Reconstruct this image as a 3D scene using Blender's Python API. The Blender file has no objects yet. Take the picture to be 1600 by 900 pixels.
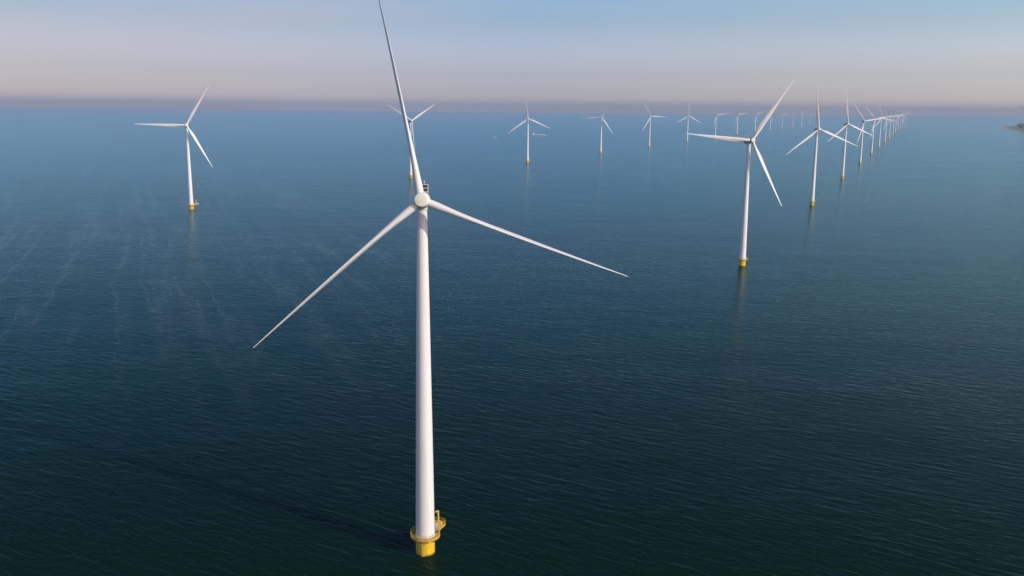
import bpy, bmesh, math, random
from mathutils import Matrix, Vector, noise
R = math.radians
random.seed(7)
S = bpy.context.scene
COL = S.collection

# ------------------------------------------------------------------ camera
cam_data = bpy.data.cameras.new('camera')
cam_data.sensor_width = 36.0
cam_data.lens = 36.0 * 1434.4 / 1600.0
cam_data.clip_start = 0.5
cam_data.clip_end = 200000.0
cam = bpy.data.objects.new('camera', cam_data)
COL.objects.link(cam)
CAM_H = 118.6
cam.matrix_world = (Matrix.Translation((0, 0, CAM_H)) @ Matrix.Rotation(R(90 - 11.10), 4, 'X')
                    @ Matrix.Rotation(R(0.506), 4, 'Z'))
S.camera = cam

# ------------------------------------------------------------------ sky, sun, exposure
SUN_EL = 25.0
SUN_AZ = 121.0            # degrees clockwise from +Y, where the sun stands: to the right and behind the camera
w = bpy.data.worlds.new('World')
S.world = w
w.use_nodes = True
nt = w.node_tree
nt.nodes.clear()


def N(tree, kind, **kw):
    n = tree.nodes.new(kind)
    for k, v in kw.items():
        if k == 'op':
            n.operation = v
        else:
            setattr(n, k, v)
    return n


def math_node(tree, op, a, b=None, clamp=False):
    n = tree.nodes.new('ShaderNodeMath')
    n.operation = op
    n.use_clamp = clamp
    for i, v in enumerate((a, b)):
        if v is None:
            continue
        if isinstance(v, (int, float)):
            n.inputs[i].default_value = v
        else:
            tree.links.new(v, n.inputs[i])
    return n.outputs[0]


def ramp(tree, fac, stops, interp='LINEAR'):
    n = tree.nodes.new('ShaderNodeValToRGB')
    n.color_ramp.interpolation = interp
    el = n.color_ramp.elements
    while len(el) < len(stops):
        el.new(0.5)
    for e, (p, c) in zip(el, stops):
        e.position = p
        e.color = (*c, 1) if len(c) == 3 else c
    tree.links.new(fac, n.inputs[0])
    return n.outputs[0]


def mix(tree, fac, a, b, blend='MIX'):
    n = tree.nodes.new('ShaderNodeMix')
    n.data_type = 'RGBA'
    n.blend_type = blend
    for sock, v in ((n.inputs[0], fac), (n.inputs[6], a), (n.inputs[7], b)):
        if isinstance(v, (int, float)):
            sock.default_value = v
        elif isinstance(v, tuple):
            sock.default_value = (*v, 1)
        else:
            tree.links.new(v, sock)
    return n.outputs[2]


sky = N(nt, 'ShaderNodeTexSky', sky_type='NISHITA')
sky.sun_disc = False
sky.sun_elevation = R(SUN_EL)
sky.sun_rotation = R(SUN_AZ)
sky.altitude = 0
sky.air_density = 1.0
sky.dust_density = 1.5
sky.ozone_density = 1.5
tc = N(nt, 'ShaderNodeTexCoord')
sep = N(nt, 'ShaderNodeSeparateXYZ')
nt.links.new(tc.outputs['Generated'], sep.inputs[0])
# paler, pinker air low over the sea and a deeper blue overhead (ramp in the sine of the elevation, halved values)
EL = [(0, (2.00, 1.95, 2.80)), (0.6, (2.10, 2.00, 2.75)), (1, (1.68, 1.66, 2.40)), (2, (1.27, 1.27, 1.88)), (3.5, (1.20, 1.19, 1.66)), (5, (0.97, 1.06, 1.40)),
      (7, (0.74, 1.06, 1.46)), (10, (0.26, 1.20, 1.90)), (15, (0.12, 1.05, 1.75)), (20, (0.10, 0.74, 1.20)), (30, (0.08, 0.20, 0.22)), (60, (0.30, 0.38, 0.38))]
EL_TINT = ramp(nt, sep.outputs[2], [(math.sin(R(e)), tuple(x / 3 for x in c)) for e, c in EL])
# greyer towards the sun on the right, unseen far left brightened as fill
AZ = [(-1.0, (1.5, 1.40, 1.30)), (-0.75, (1.3, 1.2, 1.1)), (-0.47, (1.0, 0.87, 0.79)), (0.0, (1, 1, 1)), (0.47, (1.42, 1.36, 1.20)), (0.62, (1.15, 1.2, 1.2)), (1.0, (1.1, 1.15, 1.2))]
AZ_TINT = ramp(nt, math_node(nt, 'ADD', math_node(nt, 'MULTIPLY', sep.outputs[0], 0.5), 0.5), [(a / 2 + 0.5, tuple(x / 2 for x in c)) for a, c in AZ])
# higher up the polarised band straight ahead is deepest, the right-hand sky greyer
AZH = [(-1.0, (1, 1, 1)), (-0.3, (1, 1, 1)), (0.0, (1, 1, 1)), (0.25, (1.7, 1.12, 1.0)), (0.47, (4.8, 1.36, 0.95)), (0.60, (1.0, 1.0, 1.0)), (1.0, (0.9, 1.0, 1.0))]
AZH_TINT = ramp(nt, math_node(nt, 'ADD', math_node(nt, 'MULTIPLY', sep.outputs[0], 0.5), 0.5), [(a / 2 + 0.5, tuple(x / 5.0 for x in c)) for a, c in AZH])
HI = ramp(nt, sep.outputs[2], [(math.sin(R(6)), (0, 0, 0)), (math.sin(R(12)), (1, 1, 1))])
AZ_TINT = mix(nt, 1.0, AZ_TINT, mix(nt, HI, (0.2, 0.2, 0.2), AZH_TINT), 'MULTIPLY')
# unseen sunward sky behind the camera, brightened to fill the towers' shaded sides
BACK_FILL = ramp(nt, math_node(nt, 'MULTIPLY', sep.outputs[1], -1.0), [(0.0, (1 / 3,) * 3), (0.5, (0.38, 0.40, 0.44)), (1.0, (0.38, 0.40, 0.44))])
behind = ramp(nt, math_node(nt, 'MULTIPLY', sep.outputs[1], -1.0), [(0.0, (0, 0, 0)), (0.3, (1, 1, 1))])
EL_TINT = mix(nt, behind, EL_TINT, (0.28, 0.29, 0.31))
SKY_TINT = mix(nt, 1.0, mix(nt, 1.0, mix(nt, 1.0, EL_TINT, AZ_TINT, 'MULTIPLY'), BACK_FILL, 'MULTIPLY'), (90.0, 90.0, 90.0), 'MULTIPLY')
bg = N(nt, 'ShaderNodeBackground')
bg.inputs['Strength'].default_value = 0.10
SKY = mix(nt, 1.0, sky.outputs[0], SKY_TINT, 'MULTIPLY')
# thin uneven veil of high haze low over the horizon, thicker to the left
mp = N(nt, 'ShaderNodeMapping')
mp.inputs['Scale'].default_value = (2.2, 2.2, 16.0)
mp.inputs['Rotation'].default_value = (0, R(3), 0)
nt.links.new(tc.outputs['Generated'], mp.inputs['Vector'])
vn = N(nt, 'ShaderNodeTexNoise')
vn.inputs['Scale'].default_value = 1.0
vn.inputs['Detail'].default_value = 5
vn.inputs['Roughness'].default_value = 0.55
vn.inputs['Distortion'].default_value = 0.6
nt.links.new(mp.outputs[0], vn.inputs['Vector'])
veil = ramp(nt, vn.outputs['Fac'], [(0.40, (0, 0, 0)), (0.68, (1, 1, 1))])
low = ramp(nt, sep.outputs[2], [(0.0, (1, 1, 1)), (0.10, (1, 1, 1)), (0.20, (0, 0, 0))])
leftw = ramp(nt, math_node(nt, 'ADD', math_node(nt, 'MULTIPLY', sep.outputs[0], 0.5), 0.5), [(0.25, (0.60,) * 3), (0.42, (0.45,) * 3), (0.52, (0.20,) * 3), (0.75, (0.32,) * 3)])
vf = math_node(nt, 'MULTIPLY', math_node(nt, 'MULTIPLY', veil, low), leftw)
nt.links.new(mix(nt, vf, SKY, (5.3, 5.15, 5.7)), bg.inputs['Color'])
wo = N(nt, 'ShaderNodeOutputWorld')
nt.links.new(bg.outputs[0], wo.inputs['Surface'])

sun_data = bpy.data.lights.new('sun', 'SUN')
sun_data.energy = 2.75
sun_data.angle = R(0.53)
sun_data.color = (1.0, 0.93, 0.81)
sun = bpy.data.objects.new('sun', sun_data)
COL.objects.link(sun)
sd = Vector((math.sin(R(SUN_AZ)) * math.cos(R(SUN_EL)), math.cos(R(SUN_AZ)) * math.cos(R(SUN_EL)), math.sin(R(SUN_EL))))
sun.rotation_euler = sd.to_track_quat('Z', 'Y').to_euler()
sun.location = (0, 0, 400)

S.view_settings.view_transform = 'Standard'
S.view_settings.look = 'None'
S.view_settings.gamma = 1
S.view_settings.exposure = 0.0
S.view_settings.use_curve_mapping = False
S.render.engine = 'CYCLES'
S.cycles.max_bounces = 6
S.cycles.volume_bounces = 1
S.cycles.use_denoising = True


# ------------------------------------------------------------------ helpers
def tag(o, label=None, cat=None, group=None, kind=None):
    if label: o['label'] = label
    if cat: o['category'] = cat
    if group: o['group'] = group
    if kind: o['kind'] = kind
    return o


def link(name, bm, mat, parent=None, matrix=None, smooth=True, angle=35):
    me = bpy.data.meshes.new(name)
    bmesh.ops.recalc_face_normals(bm, faces=bm.faces)
    if smooth:
        for f in bm.faces:
            f.smooth = True
        for e in bm.edges:
            if len(e.link_faces) == 2 and e.calc_face_angle(0) > R(angle):
                e.smooth = False
    bm.to_mesh(me)
    bm.free()
    mats = mat if isinstance(mat, (list, tuple)) else [mat]
    for m in mats:
        me.materials.append(m)
    o = bpy.data.objects.new(name, me)
    COL.objects.link(o)
    if parent is not None:
        o.parent = parent
    if matrix is not None:
        o.matrix_local = matrix
    return o


def empty(name, loc):
    o = bpy.data.objects.new(name, None)
    o.empty_display_size = 2
    COL.objects.link(o)
    o.location = loc
    return o


def ring_loft(bm, rings, cap0=True, cap1=True, mi=0):
    """rings: list of lists of points, same length"""
    vs = [[bm.verts.new(p) for p in r] for r in rings]
    n = len(vs[0])
    for a, b in zip(vs, vs[1:]):
        for i in range(n):
            f = bm.faces.new((a[i], a[(i + 1) % n], b[(i + 1) % n], b[i]))
            f.material_index = mi
    if cap0:
        bm.faces.new(vs[0][::-1]).material_index = mi
    if cap1:
        bm.faces.new(vs[-1]).material_index = mi
    return vs


def lathe(bm, prof, axis='Z', seg=48, c=(0, 0, 0), cap0=True, cap1=True, mi=0):
    rings = []
    for r, h in prof:
        ring = []
        for i in range(seg):
            a = 2 * math.pi * i / seg
            if axis == 'Z':
                p = (c[0] + r * math.cos(a), c[1] + r * math.sin(a), c[2] + h)
            else:
                p = (c[0] + r * math.cos(a), c[1] + h, c[2] + r * math.sin(a))
            ring.append(p)
        rings.append(ring)
    return ring_loft(bm, rings, cap0, cap1, mi)


def box(bm, c, s, rot=None, bevel=0.0, mi=0):
    m = Matrix.Translation(c)
    if rot is not None:
        m = m @ rot
    r = bmesh.ops.create_cube(bm, size=1.0, matrix=m @ Matrix.Diagonal((*s, 1)))
    fs = set(f for v in r['verts'] for f in v.link_faces)
    for f in fs:
        f.material_index = mi
    if bevel:
        es = list({e for f in fs for e in f.edges})
        bmesh.ops.bevel(bm, geom=es, offset=bevel, segments=2, profile=0.5, affect='EDGES', clamp_overlap=True)


def tube(bm, pts, r, seg=8, closed=False):
    pts = [Vector(p) for p in pts]
    n = len(pts)
    rings = []
    for i, p in enumerate(pts):
        if closed:
            d = pts[(i + 1) % n] - pts[i - 1]
        else:
            d = pts[min(i + 1, n - 1)] - pts[max(i - 1, 0)]
        d.normalize()
        up = Vector((0, 0, 1)) if abs(d.z) < 0.95 else Vector((1, 0, 0))
        u = d.cross(up).normalized()
        v = u.cross(d).normalized()
        rr = r[i] if isinstance(r, (list, tuple)) else r
        rings.append([p + rr * (math.cos(2 * math.pi * k / seg) * u + math.sin(2 * math.pi * k / seg) * v) for k in range(seg)])
    if closed:
        rings.append(rings[0])
    ring_loft(bm, rings, not closed, not closed)
    if closed:
        bmesh.ops.remove_doubles(bm, verts=bm.verts, dist=1e-5)


# ------------------------------------------------------------------ materials
def principled(name):
    m = bpy.data.materials.new(name)
    m.use_nodes = True
    t = m.node_tree
    return m, t, t.nodes['Principled BSDF']


def coords(t):
    return t.nodes.new('ShaderNodeTexCoord').outputs['Object']


def noise_node(t, vec, scale, detail=4, rough=0.55, dist=0.0):
    n = t.nodes.new('ShaderNodeTexNoise')
    n.inputs['Scale'].default_value = scale
    n.inputs['Detail'].default_value = detail
    n.inputs['Roughness'].default_value = rough
    n.inputs['Distortion'].default_value = dist
    t.links.new(vec, n.inputs['Vector'])
    return n.outputs['Fac']


def mapping(t, vec, scale=(1, 1, 1), rotz=0.0, loc=(0, 0, 0)):
    n = t.nodes.new('ShaderNodeMapping')
    n.inputs['Scale'].default_value = scale
    n.inputs['Rotation'].default_value = (0, 0, rotz)
    n.inputs['Location'].default_value = loc
    t.links.new(vec, n.inputs['Vector'])
    return n.outputs[0]


def paint(name, col, dirt, rough=0.4, streak=(0.9, 0.9, 0.06), amount=0.35):
    """painted steel or glass fibre with faint grime, streaked along z"""
    m, t, b = principled(name)
    v = coords(t)
    n1 = noise_node(t, mapping(t, v, streak), 1.0, 5, 0.6)
    n2 = noise_node(t, v, 0.35, 4, 0.6)
    f = math_node(t, 'MULTIPLY', ramp(t, n1, [(0.45, (0, 0, 0)), (0.75, (1, 1, 1))]), n2)
    f = math_node(t, 'MULTIPLY', f, amount * 2)
    t.links.new(mix(t, f, col, dirt), b.inputs['Base Color'])
    t.links.new(math_node(t, 'ADD', math_node(t, 'MULTIPLY', n2, 0.15), rough), b.inputs['Roughness'])
    return m


WHITE = paint('white_tower_paint', (0.80, 0.785, 0.77), (0.60, 0.57, 0.52), 0.38)
BLADE = paint('blade_gelcoat', (0.80, 0.785, 0.77), (0.66, 0.63, 0.58), 0.35, (0.8, 0.8, 0.05))
HUB = paint('hub_gelcoat', (0.76, 0.74, 0.62), (0.62, 0.58, 0.46), 0.4, (0.5, 0.5, 0.5))
NAC = paint('nacelle_paint', (0.70, 0.69, 0.66), (0.5, 0.48, 0.44), 0.45, (0.5, 0.5, 0.5))
YELLOW = paint('yellow_marine_paint', (0.80, 0.52, 0.015), (0.48, 0.29, 0.03), 0.45, (1.5, 1.5, 0.12), 0.5)
TIDE = paint('yellow_paint_tide_stain', (0.42, 0.27, 0.03), (0.10, 0.09, 0.04), 0.4, (2.5, 2.5, 0.8), 1.0)
RAIL = paint('yellow_rail_paint', (0.78, 0.53, 0.05), (0.42, 0.28, 0.08), 0.5, (2, 2, 2), 0.5)
DECK = paint('deck_grating', (0.36, 0.25, 0.06), (0.18, 0.13, 0.07), 0.7, (2, 2, 2), 0.6)
DARK = paint('radiator_black', (0.025, 0.025, 0.03), (0.05, 0.045, 0.04), 0.5, (2, 2, 2))
GREY = paint('grey_cabinet_paint', (0.45, 0.38, 0.34), (0.3, 0.25, 0.2), 0.5, (2, 2, 1))
TIMBER = paint('dark_rubber', (0.06, 0.045, 0.03), (0.03, 0.03, 0.03), 0.7, (2, 2, 1))


# ------------------------------------------------------------------ water
def water_material():
    m, t, b = principled('sea_water')
    v = coords(t)
    # waves run towards azimuth +30 deg, crest lines along azimuth -60..120
    wv = mapping(t, v, (1, 1, 1), R(32))       # after the turn: x along the crests, y across them
    n1 = noise_node(t, mapping(t, wv, (0.085, 0.38, 0.2)), 1.0, 3, 0.55, 0.6)
    n2 = noise_node(t, mapping(t, wv, (0.30, 1.0, 0.5), R(9)), 1.0, 3, 0.6, 0.4)
    n3 = noise_node(t, mapping(t, v, (0.012, 0.03, 0.03), R(20)), 1.0, 3, 0.5)
    n4 = noise_node(t, mapping(t, v, (0.10, 0.24, 0.2), R(-14)), 1.0, 3, 0.55, 0.5)     # crossing chop
    gust = ramp(t, noise_node(t, mapping(t, v, (0.006, 0.010, 1), R(25)), 1.0, 4, 0.6), [(0.30, (0.55,) * 3), (0.70, (1.25 / 1.25,) * 3)])
    h = math_node(t, 'ADD', math_node(t, 'MULTIPLY', n1, 0.58), math_node(t, 'MULTIPLY', n2, 0.22))
    h = math_node(t, 'ADD', h, math_node(t, 'MULTIPLY', n4, 0.30))
    h = math_node(t, 'MULTIPLY', h, gust)
    h = math_node(t, 'ADD', h, math_node(t, 'MULTIPLY', n3, 0.5))
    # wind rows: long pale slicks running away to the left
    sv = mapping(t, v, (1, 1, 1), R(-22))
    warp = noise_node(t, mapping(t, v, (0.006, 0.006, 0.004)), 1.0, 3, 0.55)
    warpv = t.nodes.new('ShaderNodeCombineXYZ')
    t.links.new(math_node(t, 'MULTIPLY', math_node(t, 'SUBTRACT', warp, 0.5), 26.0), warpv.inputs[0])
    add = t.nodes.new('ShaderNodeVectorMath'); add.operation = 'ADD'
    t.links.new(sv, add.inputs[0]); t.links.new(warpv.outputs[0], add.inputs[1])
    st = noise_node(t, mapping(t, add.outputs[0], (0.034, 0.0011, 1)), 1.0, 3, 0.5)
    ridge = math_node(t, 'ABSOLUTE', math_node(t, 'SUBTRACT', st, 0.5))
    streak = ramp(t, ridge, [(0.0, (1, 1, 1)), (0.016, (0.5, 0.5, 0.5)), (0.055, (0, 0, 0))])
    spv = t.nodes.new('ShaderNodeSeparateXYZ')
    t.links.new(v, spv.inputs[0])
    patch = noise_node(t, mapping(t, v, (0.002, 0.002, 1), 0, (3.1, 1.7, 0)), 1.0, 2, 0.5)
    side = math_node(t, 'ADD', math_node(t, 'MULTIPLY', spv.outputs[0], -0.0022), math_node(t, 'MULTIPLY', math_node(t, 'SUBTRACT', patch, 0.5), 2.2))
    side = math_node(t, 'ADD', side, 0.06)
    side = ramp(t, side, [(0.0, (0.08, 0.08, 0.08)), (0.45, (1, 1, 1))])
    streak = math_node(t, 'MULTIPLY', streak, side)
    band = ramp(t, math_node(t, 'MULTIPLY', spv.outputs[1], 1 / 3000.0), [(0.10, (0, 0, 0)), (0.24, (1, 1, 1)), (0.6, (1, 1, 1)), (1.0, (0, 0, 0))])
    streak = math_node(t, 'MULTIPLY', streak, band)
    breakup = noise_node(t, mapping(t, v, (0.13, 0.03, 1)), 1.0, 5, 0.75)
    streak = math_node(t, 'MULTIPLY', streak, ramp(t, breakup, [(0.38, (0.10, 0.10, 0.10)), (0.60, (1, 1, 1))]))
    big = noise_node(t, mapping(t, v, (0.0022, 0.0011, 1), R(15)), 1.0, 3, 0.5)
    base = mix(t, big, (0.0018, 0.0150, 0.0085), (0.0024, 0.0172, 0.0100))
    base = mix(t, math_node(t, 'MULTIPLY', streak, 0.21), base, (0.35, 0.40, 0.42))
    bump = t.nodes.new('ShaderNodeBump')
    bump.inputs['Strength'].default_value = 1.0
    bump.inputs['Distance'].default_value = 0.76
    t.links.new(h, bump.inputs['Height'])
    dif = t.nodes.new('ShaderNodeBsdfDiffuse')          # light scattered back out of the turbid water
    t.links.new(base, dif.inputs['Color'])
    gls = t.nodes.new('ShaderNodeBsdfGlossy')           # sky mirrored by the surface
    gls.inputs['Color'].default_value = (0.70, 0.91, 0.95, 1)
    t.links.new(math_node(t, 'ADD', math_node(t, 'MULTIPLY', big, 0.06), 0.17), gls.inputs['Roughness'])
    fre = t.nodes.new('ShaderNodeFresnel')
    fre.inputs['IOR'].default_value = 1.10
    ms = t.nodes.new('ShaderNodeMixShader')
    for n in (dif, gls, fre):
        t.links.new(bump.outputs[0], n.inputs['Normal'])
    t.links.new(fre.outputs[0], ms.inputs[0])
    t.links.new(dif.outputs[0], ms.inputs[1])
    t.links.new(gls.outputs[0], ms.inputs[2])
    t.nodes.remove(b)
    t.links.new(ms.outputs[0], t.nodes['Material Output'].inputs['Surface'])
    return m


bm = bmesh.new()
EXT = 25000.0
g = [bm.verts.new(p) for p in ((-EXT, -4000, 0), (EXT, -4000, 0), (EXT, EXT, 0), (-EXT, EXT, 0))]
bm.faces.new(g)
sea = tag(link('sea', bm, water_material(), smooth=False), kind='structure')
del g

# ------------------------------------------------------------------ haze
mh = bpy.data.materials.new('haze')
mh.use_nodes = True
t = mh.node_tree
t.nodes.clear()
pv = t.nodes.new('ShaderNodeVolumePrincipled')
pv.inputs['Color'].default_value = (0.50, 0.59, 0.80, 1)
pv.inputs['Density'].default_value = 0.50e-4
mo = t.nodes.new('ShaderNodeOutputMaterial')
t.links.new(pv.outputs[0], mo.inputs['Volume'])
bm = bmesh.new()
box(bm, (0, (EXT - 4000) / 2, 105), (2 * EXT + 200, EXT + 4200, 216))
haze = tag(link('haze', bm, mh, smooth=False), kind='stuff')
haze.name = 'haze'

# ------------------------------------------------------------------ wind turbine, built once
HUBZ, OV = 95.6, 5.0
DECKZ = 5.0
TILT = 6.0
CONE = 3.0


def blade_mesh():
    bm = bmesh.new()
    #      r      chord  t/c   twist  blend(0 circle .. 1 aerofoil)
    tab = [(1.2, 2.00, 1.00, 14, 0.0), (2.6, 2.00, 1.00, 14, 0.0), (4.2, 2.05, 0.96, 14, 0.08), (6.0, 2.35, 0.80, 14, 0.35),
           (8.0, 2.85, 0.60, 13.5, 0.65), (10.5, 3.30, 0.45, 12.5, 0.9), (13.0, 3.40, 0.38, 11, 1), (16.5, 3.22, 0.33, 9, 1),
           (21, 2.86, 0.29, 7, 1), (26, 2.48, 0.26, 5.2, 1), (31, 2.02, 0.24, 3.8, 1), (36, 1.66, 0.22, 2.6, 1),
           (41, 1.30, 0.20, 1.6, 1), (46, 0.96, 0.19, 0.8, 1), (50, 0.68, 0.18, 0.2, 1), (52.5, 0.48, 0.17, 0, 1),
           (53.6, 0.42, 0.17, 0, 1), (54.0, 0.12, 0.2, 0, 1)]
    seg = 28
    rings = []
    for r, c, tc_, tw, bl in tab:
        ring = []
        pre = -0.8 * max(0, (r - 8) / 46) ** 2          # prebend, upwind
        ca, sa = math.cos(R(-tw)), math.sin(R(-tw))
        for i in range(seg):
            a = 2 * math.pi * i / seg
            # circle
            cx, cy = 0.5 * c * math.cos(a), 0.5 * c * tc_ * math.sin(a)
            # aerofoil
            xx = 0.5 * (1 - math.cos(a))               # 0 at nose, 1 at tail
            th = 5 * tc_ * (0.2969 * math.sqrt(max(xx, 0)) - 0.1260 * xx - 0.3516 * xx ** 2 + 0.2843 * xx ** 3 - 0.1015 * xx ** 4) * c
            th = max(th, 0.004 * c)
            ay = th if math.sin(a) >= 0 else -th * 0.75
            ax = (0.32 - xx) * c
            x, y = (1 - bl) * cx + bl * ax, (1 - bl) * cy + bl * ay
            ring.append((x * ca - y * sa, x * sa + y * ca + pre, r * 1.011))
        rings.append(ring)
    ring_loft(bm, rings)
    return bm


def build_platform(bm_deck, bm_rail, rad):
    """round deck with an extension to the right and back; railing along its outline"""
    k = rad / 4.0
    ext_dir = Vector((0.40, 0.917, 0)).normalized()
    side = Vector((ext_dir.y, -ext_dir.x, 0))
    out = []
    a_ext = math.atan2(ext_dir.y, ext_dir.x)
    n = 56
    hw = 2.0 * k
    half = math.asin(hw / rad)
    for i in range(n + 1):
        a = a_ext + half + (2 * math.pi - 2 * half) * i / n
        out.append(Vector((rad * math.cos(a), rad * math.sin(a), 0)))
    L = 8.7
    c1, c2 = 0.8, 0.5
    out += [ext_dir * (L - c1) + side * hw, ext_dir * (L - .15) + side * (hw - c2), ext_dir * L + side * (hw - 1.1),
            ext_dir * L - side * (hw - 1.1), ext_dir * (L - .15) - side * (hw - c2), ext_dir * (L - c1) - side * hw]
    ring_loft(bm_deck, [[(p.x, p.y, DECKZ - 0.35) for p in out], [(p.x, p.y, DECKZ) for p in out]])
    # toe board and rails
    pts = []
    for i, p in enumerate(out):
        q = out[(i + 1) % len(out)]
        d = (q - p).length
        m = max(1, round(d / 0.9))
        for j in range(m):
            pts.append(p.lerp(q, j / m))
    inset = [p * (1 - 0.06 / p.length) for p in pts]
    for h, r in ((1.25, 0.055), (0.85, 0.04), (0.45, 0.04)):
        tube(bm_rail, [(p.x, p.y, DECKZ + h) for p in inset], r, 6, True)
    step = 0
    for i, p in enumerate(inset):
        q = inset[i - 1]
        step += (p - q).length
        if step > 0.95:
            step = 0
            box(bm_rail, (p.x, p.y, DECKZ + 0.625), (0.08, 0.08, 1.25))
    # toe board
    n_ = len(inset)
    for i in range(n_):
        p, q = inset[i], inset[(i + 1) % n_]
        d = q - p
        if d.length < 0.02:
            continue
        box(bm_rail, ((p.x + q.x) / 2, (p.y + q.y) / 2, DECKZ + 0.13), (d.length, 0.03, 0.26),
            Matrix.Rotation(math.atan2(d.y, d.x), 4, 'Z'))
    return ext_dir, side, L, hw


def make_turbine():
    root = empty('wind_turbine', (0, 0, 0))
    # yellow foundation pile
    bm = bmesh.new()
    lathe(bm, [(2.56, -6), (2.56, 0.42)], seg=64, cap1=False, mi=1)
    lathe(bm, [(2.55, -0.5), (2.55, 0.2), (2.55, 3.9), (2.60, 3.95), (2.60, 4.25), (2.55, 4.3), (2.55, DECKZ - 0.36)], seg=64)
    found = link('foundation', bm, [YELLOW, TIDE], root)
    # platform
    bd, br = bmesh.new(), bmesh.new()
    ext, side, L, hw = build_platform(bd, br, 4.0)
    plat = link('platform', bd, [DECK], root, smooth=False)
    link('railing', br, RAIL, plat)
    # davit crane on the extension
    bm = bmesh.new()
    p = ext * 4.75 + side * 1.55
    lathe(bm, [(0.30, 0), (0.30, 0.9), (0.20, 1.0), (0.17, 4.8)], c=(p.x, p.y, DECKZ), seg=16)
    q = p - ext * 1.7 - side * .2
    m_ = (p + q) / 2
    tube(bm, [(p.x, p.y, DECKZ + 4.6), (p.x, p.y, DECKZ + 5.2), (m_.x, m_.y, DECKZ + 5.55), (q.x, q.y, DECKZ + 5.4)], [0.18, 0.18, 0.15, 0.11], 10)
    tube(bm, [(p.x, p.y, DECKZ + 3.4), (m_.x, m_.y, DECKZ + 5.45)], 0.08, 8)
    crane = link('davit_crane', bm, RAIL, root)
    bm = bmesh.new()
    tube(bm, [(q.x, q.y, DECKZ + 5.35), (q.x, q.y, DECKZ + 4.3)], 0.025, 6)
    box(bm, (q.x, q.y, DECKZ + 4.15), (0.22, 0.22, 0.34), None, 0.03)
    link('hook', bm, TIMBER, crane)
    bm = bmesh.new()
    c = ext * 3.5 + side * 1.0
    rz = Matrix.Rotation(math.atan2(ext.y, ext.x), 4, 'Z')
    box(bm, (c.x, c.y, DECKZ + 1.1), (1.1, 1.5, 2.2), rz, 0.05)
    link('cabinet', bm, GREY, root)
    bm = bmesh.new()
    c = ext * 6.2 + side * 1.1
    box(bm, (c.x, c.y, DECKZ + 0.75), (1.0, 1.2, 1.5), rz, 0.05)
    link('equipment_box', bm, YELLOW, root)
    # tower in three welded cans
    bm = bmesh.new()
    z0, z1, r0, r1 = DECKZ, HUBZ - 2.0, 2.56, 1.30
    prof = [(2.74, z0 + .005), (2.74, z0 + 0.22), (2.58, z0 + 0.23)]
    zs = [z0 + 0.23 + (z1 - z0 - 0.23) * i / 36 for i in range(37)]
    for i, z in enumerate(zs):
        f = (z - z0) / (z1 - z0)
        r = r0 + (r1 - r0) * (f ** 1.12)
        prof.append((r, z))
        if i in (11, 24):
            prof += [(r + 0.035, z + 0.02), (r + 0.035, z + 0.16), (r - 0.002, z + 0.18)]
    lathe(bm, prof, seg=64)
    tower = link('tower', bm, WHITE, root)
    bm = bmesh.new()
    dm = Matrix.Rotation(math.atan2(ext.y, ext.x), 4, 'Z')
    pos = dm @ Vector((2.60, 0, 0))
    box(bm, (pos.x, pos.y, DECKZ + 1.7), (0.12, 1.0, 2.3), dm, 0.05)
    link('door', bm, NAC, tower)
    # nacelle and hub, laid out around the hub centre: -y is upwind
    bm = bmesh.new()
    lathe(bm, [(1.55, 1.75), (2.12, 1.80), (2.18, 1.95), (2.18, 3.55), (2.12, 3.7), (1.92, 3.75), (1.95, 4.2), (1.98, 6.5), (1.95, 9.6),
               (1.85, 10.5), (1.55, 11.1), (1.1, 11.35), (0.4, 11.45)], axis='Y', seg=48)
    lathe(bm, [(1.42, -2.35), (1.42, -1.5)], c=(0, OV, 0), seg=40)       # yaw collar
    nac = link('nacelle', bm, NAC, root)
    bm = bmesh.new()
    W, H0, H1, Y0 = 1.48, 1.75, 4.0, 9.6
    for x in (-W, 0, W):
        box(bm, (x, Y0, (H0 + H1) / 2), (0.16, 0.5, H1 - H0))
    for z in (H0 + .42, (H0 + H1) / 2 + .25, H1):
        box(bm, (0, Y0, z), (2 * W + 0.16, 0.56, 0.14))
    cool = link('cooler', bm, NAC, nac, smooth=False)
    bm = bmesh.new()
    for x in (-W / 2, W / 2):
        for z0_, z1_ in ((H0 + .49, (H0 + H1) / 2 + .18), ((H0 + H1) / 2 + .32, H1 - .07)):
            box(bm, (x, Y0, (z0_ + z1_) / 2), (W - 0.16, 0.30, z1_ - z0_))
    pan = link('radiator_panel', bm, DARK, nac, smooth=False)
    bm = bmesh.new()
    for x in (-0.5, 0.5):
        tube(bm, [(x, 10.3, 1.7), (x, 10.3, 4.6)], 0.05, 8)
        lathe(bm, [(0.12, 4.6), (0.12, 4.9), (0.05, 5.0)], c=(x, 10.3, 0), seg=12)
    link('wind_sensor', bm, NAC, nac)
    bm = bmesh.new()
    lathe(bm, [(0.3, -2.02), (1.52, -2.0), (1.62, -1.93), (1.66, -1.80), (1.74, -1.55), (1.98, -0.9), (2.06, 0.0), (2.06, 1.2), (1.98, 1.68), (1.5, 1.72)],
          axis='Y', seg=48)
    hub = link('hub', bm, BLADE, root)
    bm = bmesh.new()
    lathe(bm, [(0.1, -2.10), (1.40, -2.08), (1.54, -2.03), (1.55, -2.005)], axis='Y', seg=48)
    link('hub_cover', bm, HUB, hub)
    bl = [link('blade', blade_mesh(), BLADE, root)]
    for k in range(2):
        b = bl[0].copy()
        COL.objects.link(b)
        b.parent = root
        bl.append(b)
    return root


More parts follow.
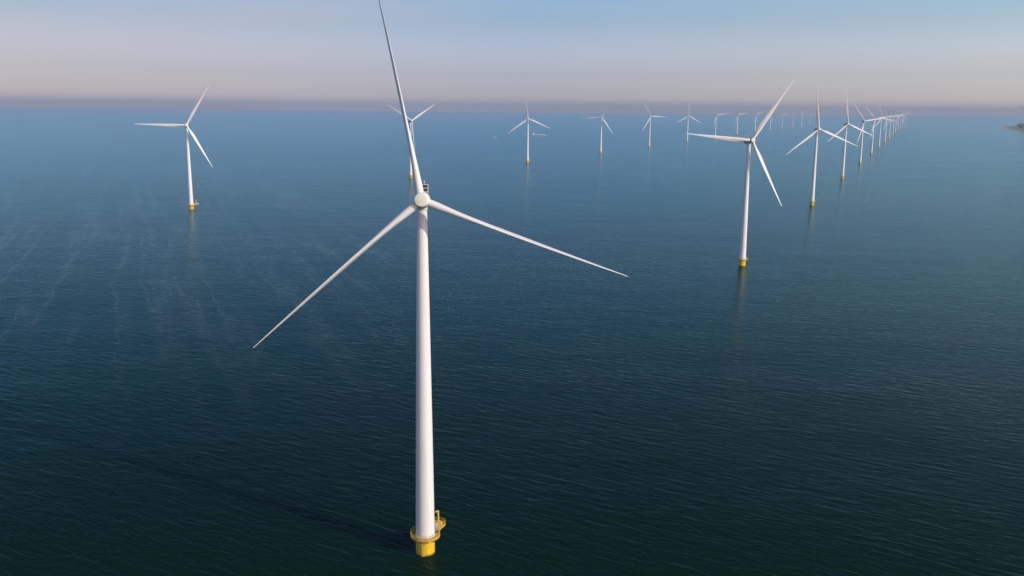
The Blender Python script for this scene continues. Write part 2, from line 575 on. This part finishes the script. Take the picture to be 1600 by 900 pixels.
def rotor_frame(az):
    a, tl = R(az), R(TILT)
    U = Vector((math.cos(a), -math.sin(a), 0))
    B = Vector((math.sin(a) * math.cos(tl), math.cos(a) * math.cos(tl), -math.sin(tl)))
    V = U.cross(B)
    hub = Vector((0, 0, HUBZ)) - B * OV
    return Matrix(((U.x, B.x, V.x, hub.x), (U.y, B.y, V.y, hub.y), (U.z, B.z, V.z, hub.z), (0, 0, 0, 1)))


def pose(root, az, phase, pitch, plat_scale=1.0, sag=(0, 0, 0)):
    M = rotor_frame(az)
    k = 0
    for ch in root.children:
        kind = ch.name.split('.')[0]
        if kind in ('nacelle', 'hub'):
            ch.matrix_local = M
        elif kind == 'blade':
            ch.matrix_local = (M @ Matrix.Rotation(R(90 - (phase + 120 * k + sag[k])), 4, 'Y') @ Matrix.Rotation(R(CONE), 4, 'X')
                               @ Matrix.Rotation(R(-pitch), 4, 'Z'))
            k += 1
        elif kind in ('platform', 'davit_crane', 'cabinet', 'equipment_box') and plat_scale != 1.0:
            ch.matrix_local = Matrix.Diagonal((plat_scale, plat_scale, 1, 1))


def copy_tree(o, parent=None):
    c = o.copy()
    COL.objects.link(c)
    if parent is not None:
        c.parent = parent
    for ch in list(o.children):
        copy_tree(ch, c)
    return c


proto = make_turbine()
GROUP = 'white wind turbines standing in the sea'
# x, y, rotor angle of one blade (0 right, 90 up), yaw, blade pitch, platform scale, label
TURBINES = [
    (-22.9, 231.0, 100.5, -4.0, 68, 1.0, 'largest white turbine in the foreground, top blade running out of the picture, bright yellow base'),
    (178.3, 702.7, 54.7, -11.2, 12, 0.95, 'white turbine at right with one level blade reaching left across the far towers'),
    (381.0, 1168.5, 96.4, -6.0, 14, 0.95, 'white turbine with a raised blade just beyond the big right-hand one, yellow base'),
    (584.7, 1638.2, 96.1, -14.0, 14, 0.95, 'white turbine with upright blade, third beyond the big foreground one in the right-hand row'),
    (792.0, 2113.0, 7.5, -13.0, 14, 0.95, 'white turbine with blade hanging before its tower, beyond the two upright-bladed ones at right'),
    (993.0, 2572.0, 12.0, -14.0, 14, 0.95, 'hazy white turbine in right-hand row, just behind one whose blade hangs before its tower'),
    (1195.0, 3036.0, 107.3, -6.0, 14, 0.95, 'hazy turbine in right-hand row, sixth beyond the foreground one, blade steeply up left'),
    (1409.0, 3527.0, 8.6, -12.0, 28, 0.95, 'hazy turbine in the right-hand row, seventh beyond the foreground one'),
    (1640.0, 4062.0, 2.5, -5.0, 28, 0.95, 'faint turbine in the right-hand row, eighth beyond the foreground one'),
    (1872.0, 4596.0, 0.9, -5.0, 28, 0.95, 'faint turbine in the right-hand row, ninth beyond the foreground one'),
    (2098.0, 5120.0, 75.0, -5.0, 28, 0.95, 'faint turbine in the right-hand row, tenth beyond the foreground one'),
    (2315.0, 5618.0, 12.0, -8.0, 28, 0.95, 'very faint turbine fourth from the far right end of the right-hand row'),
    (2514.0, 6068.0, 48.0, -8.0, 28, 0.95, 'very faint turbine third from the far right end of the right-hand row'),
    (2716.0, 6516.0, 20.0, -8.0, 28, 0.95, 'very faint turbine second from the far right end of the right-hand row'),
    (2904.0, 6926.0, 5.0, -8.0, 28, 0.95, 'faintest last turbine at the far right end of the right-hand row'),
    (-372.9, 1062.7, 58.7, -15.8, 12, 1.3, 'white turbine standing alone at left, one blade level, yellow base with platform'),
    (-173.3, 1563.7, 30.0, -38.0, 34, 1.3, 'white turbine partly hidden behind the upper blade of the foreground turbine'),
    (31.5, 2034.3, 96.3, -0.5, 14, 1.3, 'white turbine with upright blade between the white motor boat and the grey cargo vessel'),
    (236.7, 2510.2, 64.0, -1.4, 28, 1.2, 'white turbine right of the cargo vessel, level blade to the left, another up right'),
    (431.9, 2950.0, 117.9, -9.5, 14, 1.2, 'hazy turbine with level blade to the right, just left of the symmetrical upright-bladed one'),
    (645.0, 3450.0, 89.5, -8.0, 14, 1.2, 'hazy turbine with straight upright blade, tip of a nearer level blade crossing its tower'),
    (854.2, 3937.5, 8.8, -14.0, 28, 1.2, 'hazy turbine behind the middle of the level blade of the big right-hand turbine'),
    (1073.0, 4470.0, 8.7, -14.0, 28, 1.2, 'hazy turbine behind the root of the level blade, just left of the right-hand nacelle'),
    (1306.0, 5033.3, 20.0, -8.0, 28, 1.2, 'faint turbine directly above the nacelle of the big right-hand turbine'),
    (1516.4, 5512.2, 40.0, -8.0, 28, 1.2, 'faint turbine seen beside the raised right blade of the big right-hand turbine'),
    (1724.0, 5990.0, 96.9, -10.0, 28, 1.2, 'faint turbine with an upright blade, fourth from the right end of the far row'),
    (1931.0, 6450.0, 65.0, -8.0, 28, 1.2, 'very faint turbine third from the right end of the far row'),
    (2129.0, 6900.0, 35.0, -8.0, 28, 1.2, 'very faint turbine second from the right end of the far row'),
    (2331.0, 7350.0, 100.0, -8.0, 28, 1.2, 'faintest turbine at the right end of the far row, left of an upright blade'),
]
for i, (x, y, ph, az, pt, ps, lab) in enumerate(TURBINES):
    o = proto if i == 0 else copy_tree(proto)
    o.location = (x, y, 0)
    tag(o, lab, 'wind turbine', GROUP)
    pose(o, az, ph, pt, ps, (0.2, 0.0, -1.5) if i == 0 else (0, 0, 0))   # the nearest rotor's right blade droops a little

# fine steelwork large enough to show only on the nearest turbine
near_found = [c for c in proto.children if c.name == 'foundation'][0]
for a in (-105, -74, -40, -140):
    bm = bmesh.new()
    ca, sa = math.cos(R(a)), math.sin(R(a))
    box(bm, (3.0 * ca, 3.0 * sa, 4.25), (0.9, 0.22, 0.7), Matrix.Rotation(R(a), 4, 'Z'), 0.02)
    link('bracket', bm, TIMBER, near_found)
bm = bmesh.new()
for s in (-0.28, 0.28):
    tube(bm, [(s - .35, -2.86, -2.0), (s - .35, -2.86, 4.6)], 0.06)
for k in range(20):
    tube(bm, [(-.63, -2.86, -1.8 + k * 0.32), (-.07, -2.86, -1.8 + k * 0.32)], 0.03, 6)
link('ladder', bm, RAIL, near_found)
bm = bmesh.new()
e = Vector((0.40, 0.917, 0)).normalized()
sd_ = Vector((e.y, -e.x, 0))
for s in (-0.9, 0.9):
    p = e * 3.3 + sd_ * s
    tube(bm, [(p.x, p.y, -2.5), (p.x, p.y, 4.5)], 0.18, 10)
    for z in (0.8, 3.6):
        q = e * 2.4 + sd_ * s
        tube(bm, [(p.x, p.y, z), (q.x, q.y, z)], 0.12, 8)
link('boat_landing', bm, YELLOW, near_found)

# ------------------------------------------------------------------ vessels
HULLW = paint('boat_white', (0.80, 0.80, 0.80), (0.6, 0.6, 0.58), 0.35, (1, 1, 1))
HULLG = paint('ship_grey', (0.46, 0.47, 0.48), (0.3, 0.28, 0.26), 0.5, (0.5, 0.5, 0.5))
HULLD = paint('ship_dark_hull', (0.42, 0.43, 0.45), (0.25, 0.23, 0.2), 0.5, (0.5, 0.5, 0.5))
GLASS = paint('dark_window_glass', (0.02, 0.025, 0.03), (0.03, 0.03, 0.03), 0.1)


def hull(bm, L, B, H, keel=-0.8, bow=0.35):
    rings = []
    for i in range(13):
        s = i / 12
        x = (s - 0.5) * L
        k = 1.0 if s < 1 - bow else max(0.03, 1 - ((s - 1 + bow) / bow) ** 2)
        if s == 0: k *= 0.92
        b = B / 2 * k
        sheer = H + 0.35 * H * max(0, (s - 0.6) / 0.4) ** 2
        xo = 0.04 * L * max(0, (s - 0.7) / 0.3)
        rings.append([(x, -b * 0.45, keel * (0.4 + .6 * k)), (x + xo, -b * 0.9, 0.1), (x + xo, -b, sheer), (x + xo, b, sheer), (x + xo, b * 0.9, 0.1), (x, b * 0.45, keel * (0.4 + .6 * k))])
    ring_loft(bm, rings)


boat = empty('motor_boat', (-74.6, 3724.6, 0))
boat.rotation_euler.z = R(168)
tag(boat, 'small white motor boat on the water left of the mid-distance turbine', 'boat')
bm = bmesh.new(); hull(bm, 15, 4.6, 1.9); link('hull', bm, HULLW, boat)
bm = bmesh.new(); box(bm, (-0.8, 0, 3.1), (5.5, 3.4, 2.2), None, 0.3); cab = link('cabin', bm, HULLW, boat)
bm = bmesh.new(); box(bm, (-0.8, 0, 3.45), (5.58, 3.48, 0.7), None, 0.1); link('window', bm, GLASS, cab)
bm = bmesh.new(); box(bm, (-1.2, 0, 4.75), (3.0, 2.6, 1.1), None, 0.2); link('flybridge', bm, HULLW, boat)
bm = bmesh.new(); tube(bm, [(-2.6, 0, 5.2), (-2.9, 0, 7.2)], 0.08); link('mast', bm, HULLW, boat)

ship = empty('cargo_vessel', (112.0, 4130.0, 0))
ship.rotation_euler.z = R(4)
tag(ship, 'long grey cargo vessel with pale wheelhouse on the left, right of a turbine tower', 'ship')
bm = bmesh.new(); hull(bm, 62, 9.5, 2.8, -2.2, 0.16); link('hull', bm, HULLD, ship)
bm = bmesh.new()
box(bm, (5, 0, 3.9), (34, 7.6, 2.0), None, 0.2)
for k in range(7):
    box(bm, (-9 + 4.8 * k, 0, 5.0), (4.4, 7.2, 0.5), None, 0.15)
link('hatch_cover', bm, HULLG, ship)
bm = bmesh.new()
box(bm, (-22, 0, 4.9), (14, 8.2, 4.4), None, 0.3)
box(bm, (-20.5, 0, 8.6), (8, 7.2, 3.0), None, 0.3)
wh = link('wheelhouse', bm, HULLW, ship)
bm = bmesh.new()
box(bm, (-20.5, 0, 8.9), (8.1, 7.3, 1.1), None, 0.05)
box(bm, (-22, 0, 5.3), (12, 8.3, 0.8), None, 0.05)
link('window', bm, GLASS, wh)
bm = bmesh.new(); tube(bm, [(-23.5, 0, 10), (-23.5, 0, 15)], 0.16); tube(bm, [(26, 0, 3), (26, 0, 9)], 0.14); link('mast', bm, HULLW, ship)
bm = bmesh.new(); lathe(bm, [(0.7, 7), (0.6, 10.6)], c=(-26, 0, 0), seg=16); link('funnel', bm, HULLD, ship)

# ------------------------------------------------------------------ far shore at the right edge
SAND = paint('shore_sand', (0.42, 0.41, 0.39), (0.34, 0.33, 0.31), 0.9, (0.01, 0.01, 0.01), 0.6)
GRASS = paint('shore_grass', (0.22, 0.235, 0.19), (0.25, 0.25, 0.20), 0.9, (0.01, 0.01, 0.01), 0.6)
LEAF = paint('far_foliage', (0.10, 0.13, 0.10), (0.12, 0.15, 0.11), 0.9, (0.1, 0.1, 0.1), 0.6)
shore = [(2905, 5230), (3100, 5740), (3400, 6480), (3800, 7350), (4230, 8080), (4600, 8500), (5400, 9000), (8000, 9800), (9000, 7000), (6500, 4600), (4200, 4300), (3150, 4700)]
poly = []
for i, (x, y) in enumerate(shore):
    x2, y2 = shore[(i + 1) % len(shore)]
    for k in range(8):
        f = k / 8
        px, py = x + (x2 - x) * f, y + (y2 - y) * f
        d = 34 * noise.noise(Vector((px / 180, py / 180, 0.3)))
        poly.append(Vector((px + d, py - d * 0.6)))
cen = sum(poly, Vector((0, 0))) / len(poly)


def offset_ring(dist, z):
    out = []
    for p in poly:
        v = (cen - p)
        out.append((p.x + v.x / v.length * dist, p.y + v.y / v.length * dist, z))
    return out


bm = bmesh.new()
ring_loft(bm, [offset_ring(0, -1.0), offset_ring(25, 0.5), offset_ring(70, 2.0)], False, False, 0)
ring_loft(bm, [offset_ring(70, 2.004), offset_ring(110, 5.0), offset_ring(160, 5.4)], False, True, 1)
tag(link('shore', bm, [SAND, GRASS]), kind='structure')

bm = bmesh.new()
rnd = random.Random(3)
for k in range(560):
    i = rnd.randrange(0, 44)
    p = poly[i].lerp(poly[i + 1], rnd.random())
    v = (cen - p).normalized()
    d = 150 + 420 * rnd.random() ** 1.6
    c = p + v * d
    if noise.noise(Vector((c.x / 260, c.y / 260, 2.2))) < -0.18:
        continue
    hgt = rnd.uniform(11, 21)
    rad = hgt * rnd.uniform(0.38, 0.6)
    r = bmesh.ops.create_icosphere(bm, subdivisions=2, radius=1.0,
                                   matrix=Matrix.Translation((c.x, c.y, 5 + hgt * 0.55)) @ Matrix.Diagonal((rad, rad, hgt * 0.5, 1)))
    for vv in r['verts']:
        q = vv.co - Vector((c.x, c.y, 5 + hgt * .55))
        vv.co += q * (0.45 * noise.noise(vv.co * 0.35) + 0.25 * noise.noise(vv.co * 0.9))
tag(link('shore_woodland', bm, LEAF, smooth=False), label='hazy line of low trees along the far shore at the right edge', cat='woodland', kind='stuff')

# land turbine on the shore, rotor edge-on
land = empty('land_turbine', (3400.0, 6210.0, 5.0))
tag(land, 'tall dark-headed turbine on the far shore at the right edge, seen edge-on', 'wind turbine')
LT_GREY = paint('land_tower_paint', (0.62, 0.62, 0.60), (0.5, 0.48, 0.44), 0.5)
LT_GREEN = paint('land_tower_green', (0.42, 0.60, 0.50), (0.4, 0.5, 0.45), 0.5)
LT_DARK = paint('land_nacelle_grey', (0.24, 0.23, 0.23), (0.2, 0.2, 0.2), 0.5)
bm = bmesh.new(); lathe(bm, [(7.2, 0), (6.6, 10), (5.9, 24)], seg=40); link('tower_base', bm, LT_GREEN, land)
bm = bmesh.new(); lathe(bm, [(5.9, 24.01), (4.4, 70), (2.4, 131)], seg=40); link('tower', bm, LT_GREY, land)
M = Matrix.Translation((0, 0, 135)) @ Matrix.Rotation(R(-62), 4, 'Z')
bm = bmesh.new(); lathe(bm, [(1.5, -6.5), (4.6, -5), (6.0, -2), (6.2, 1), (5.4, 6), (3.4, 12), (1.2, 15)], axis='Y', seg=32); link('nacelle', bm, LT_DARK, land, M)
bm = bmesh.new(); lathe(bm, [(0.2, -14), (2.0, -13), (3.2, -10.5), (3.4, -7)], axis='Y', seg=32); link('hub', bm, LT_DARK, land, M)
for k in range(3):
    bb = link('blade', blade_mesh(), LT_GREY, land, M @ Matrix.Translation((0, -9.5, 0)) @ Matrix.Rotation(R(180 + 120 * k), 4, 'Y') @ Matrix.Rotation(R(20), 4, 'Z') @ Matrix.Diagonal((1.5, 1.5, 1.18, 1)))
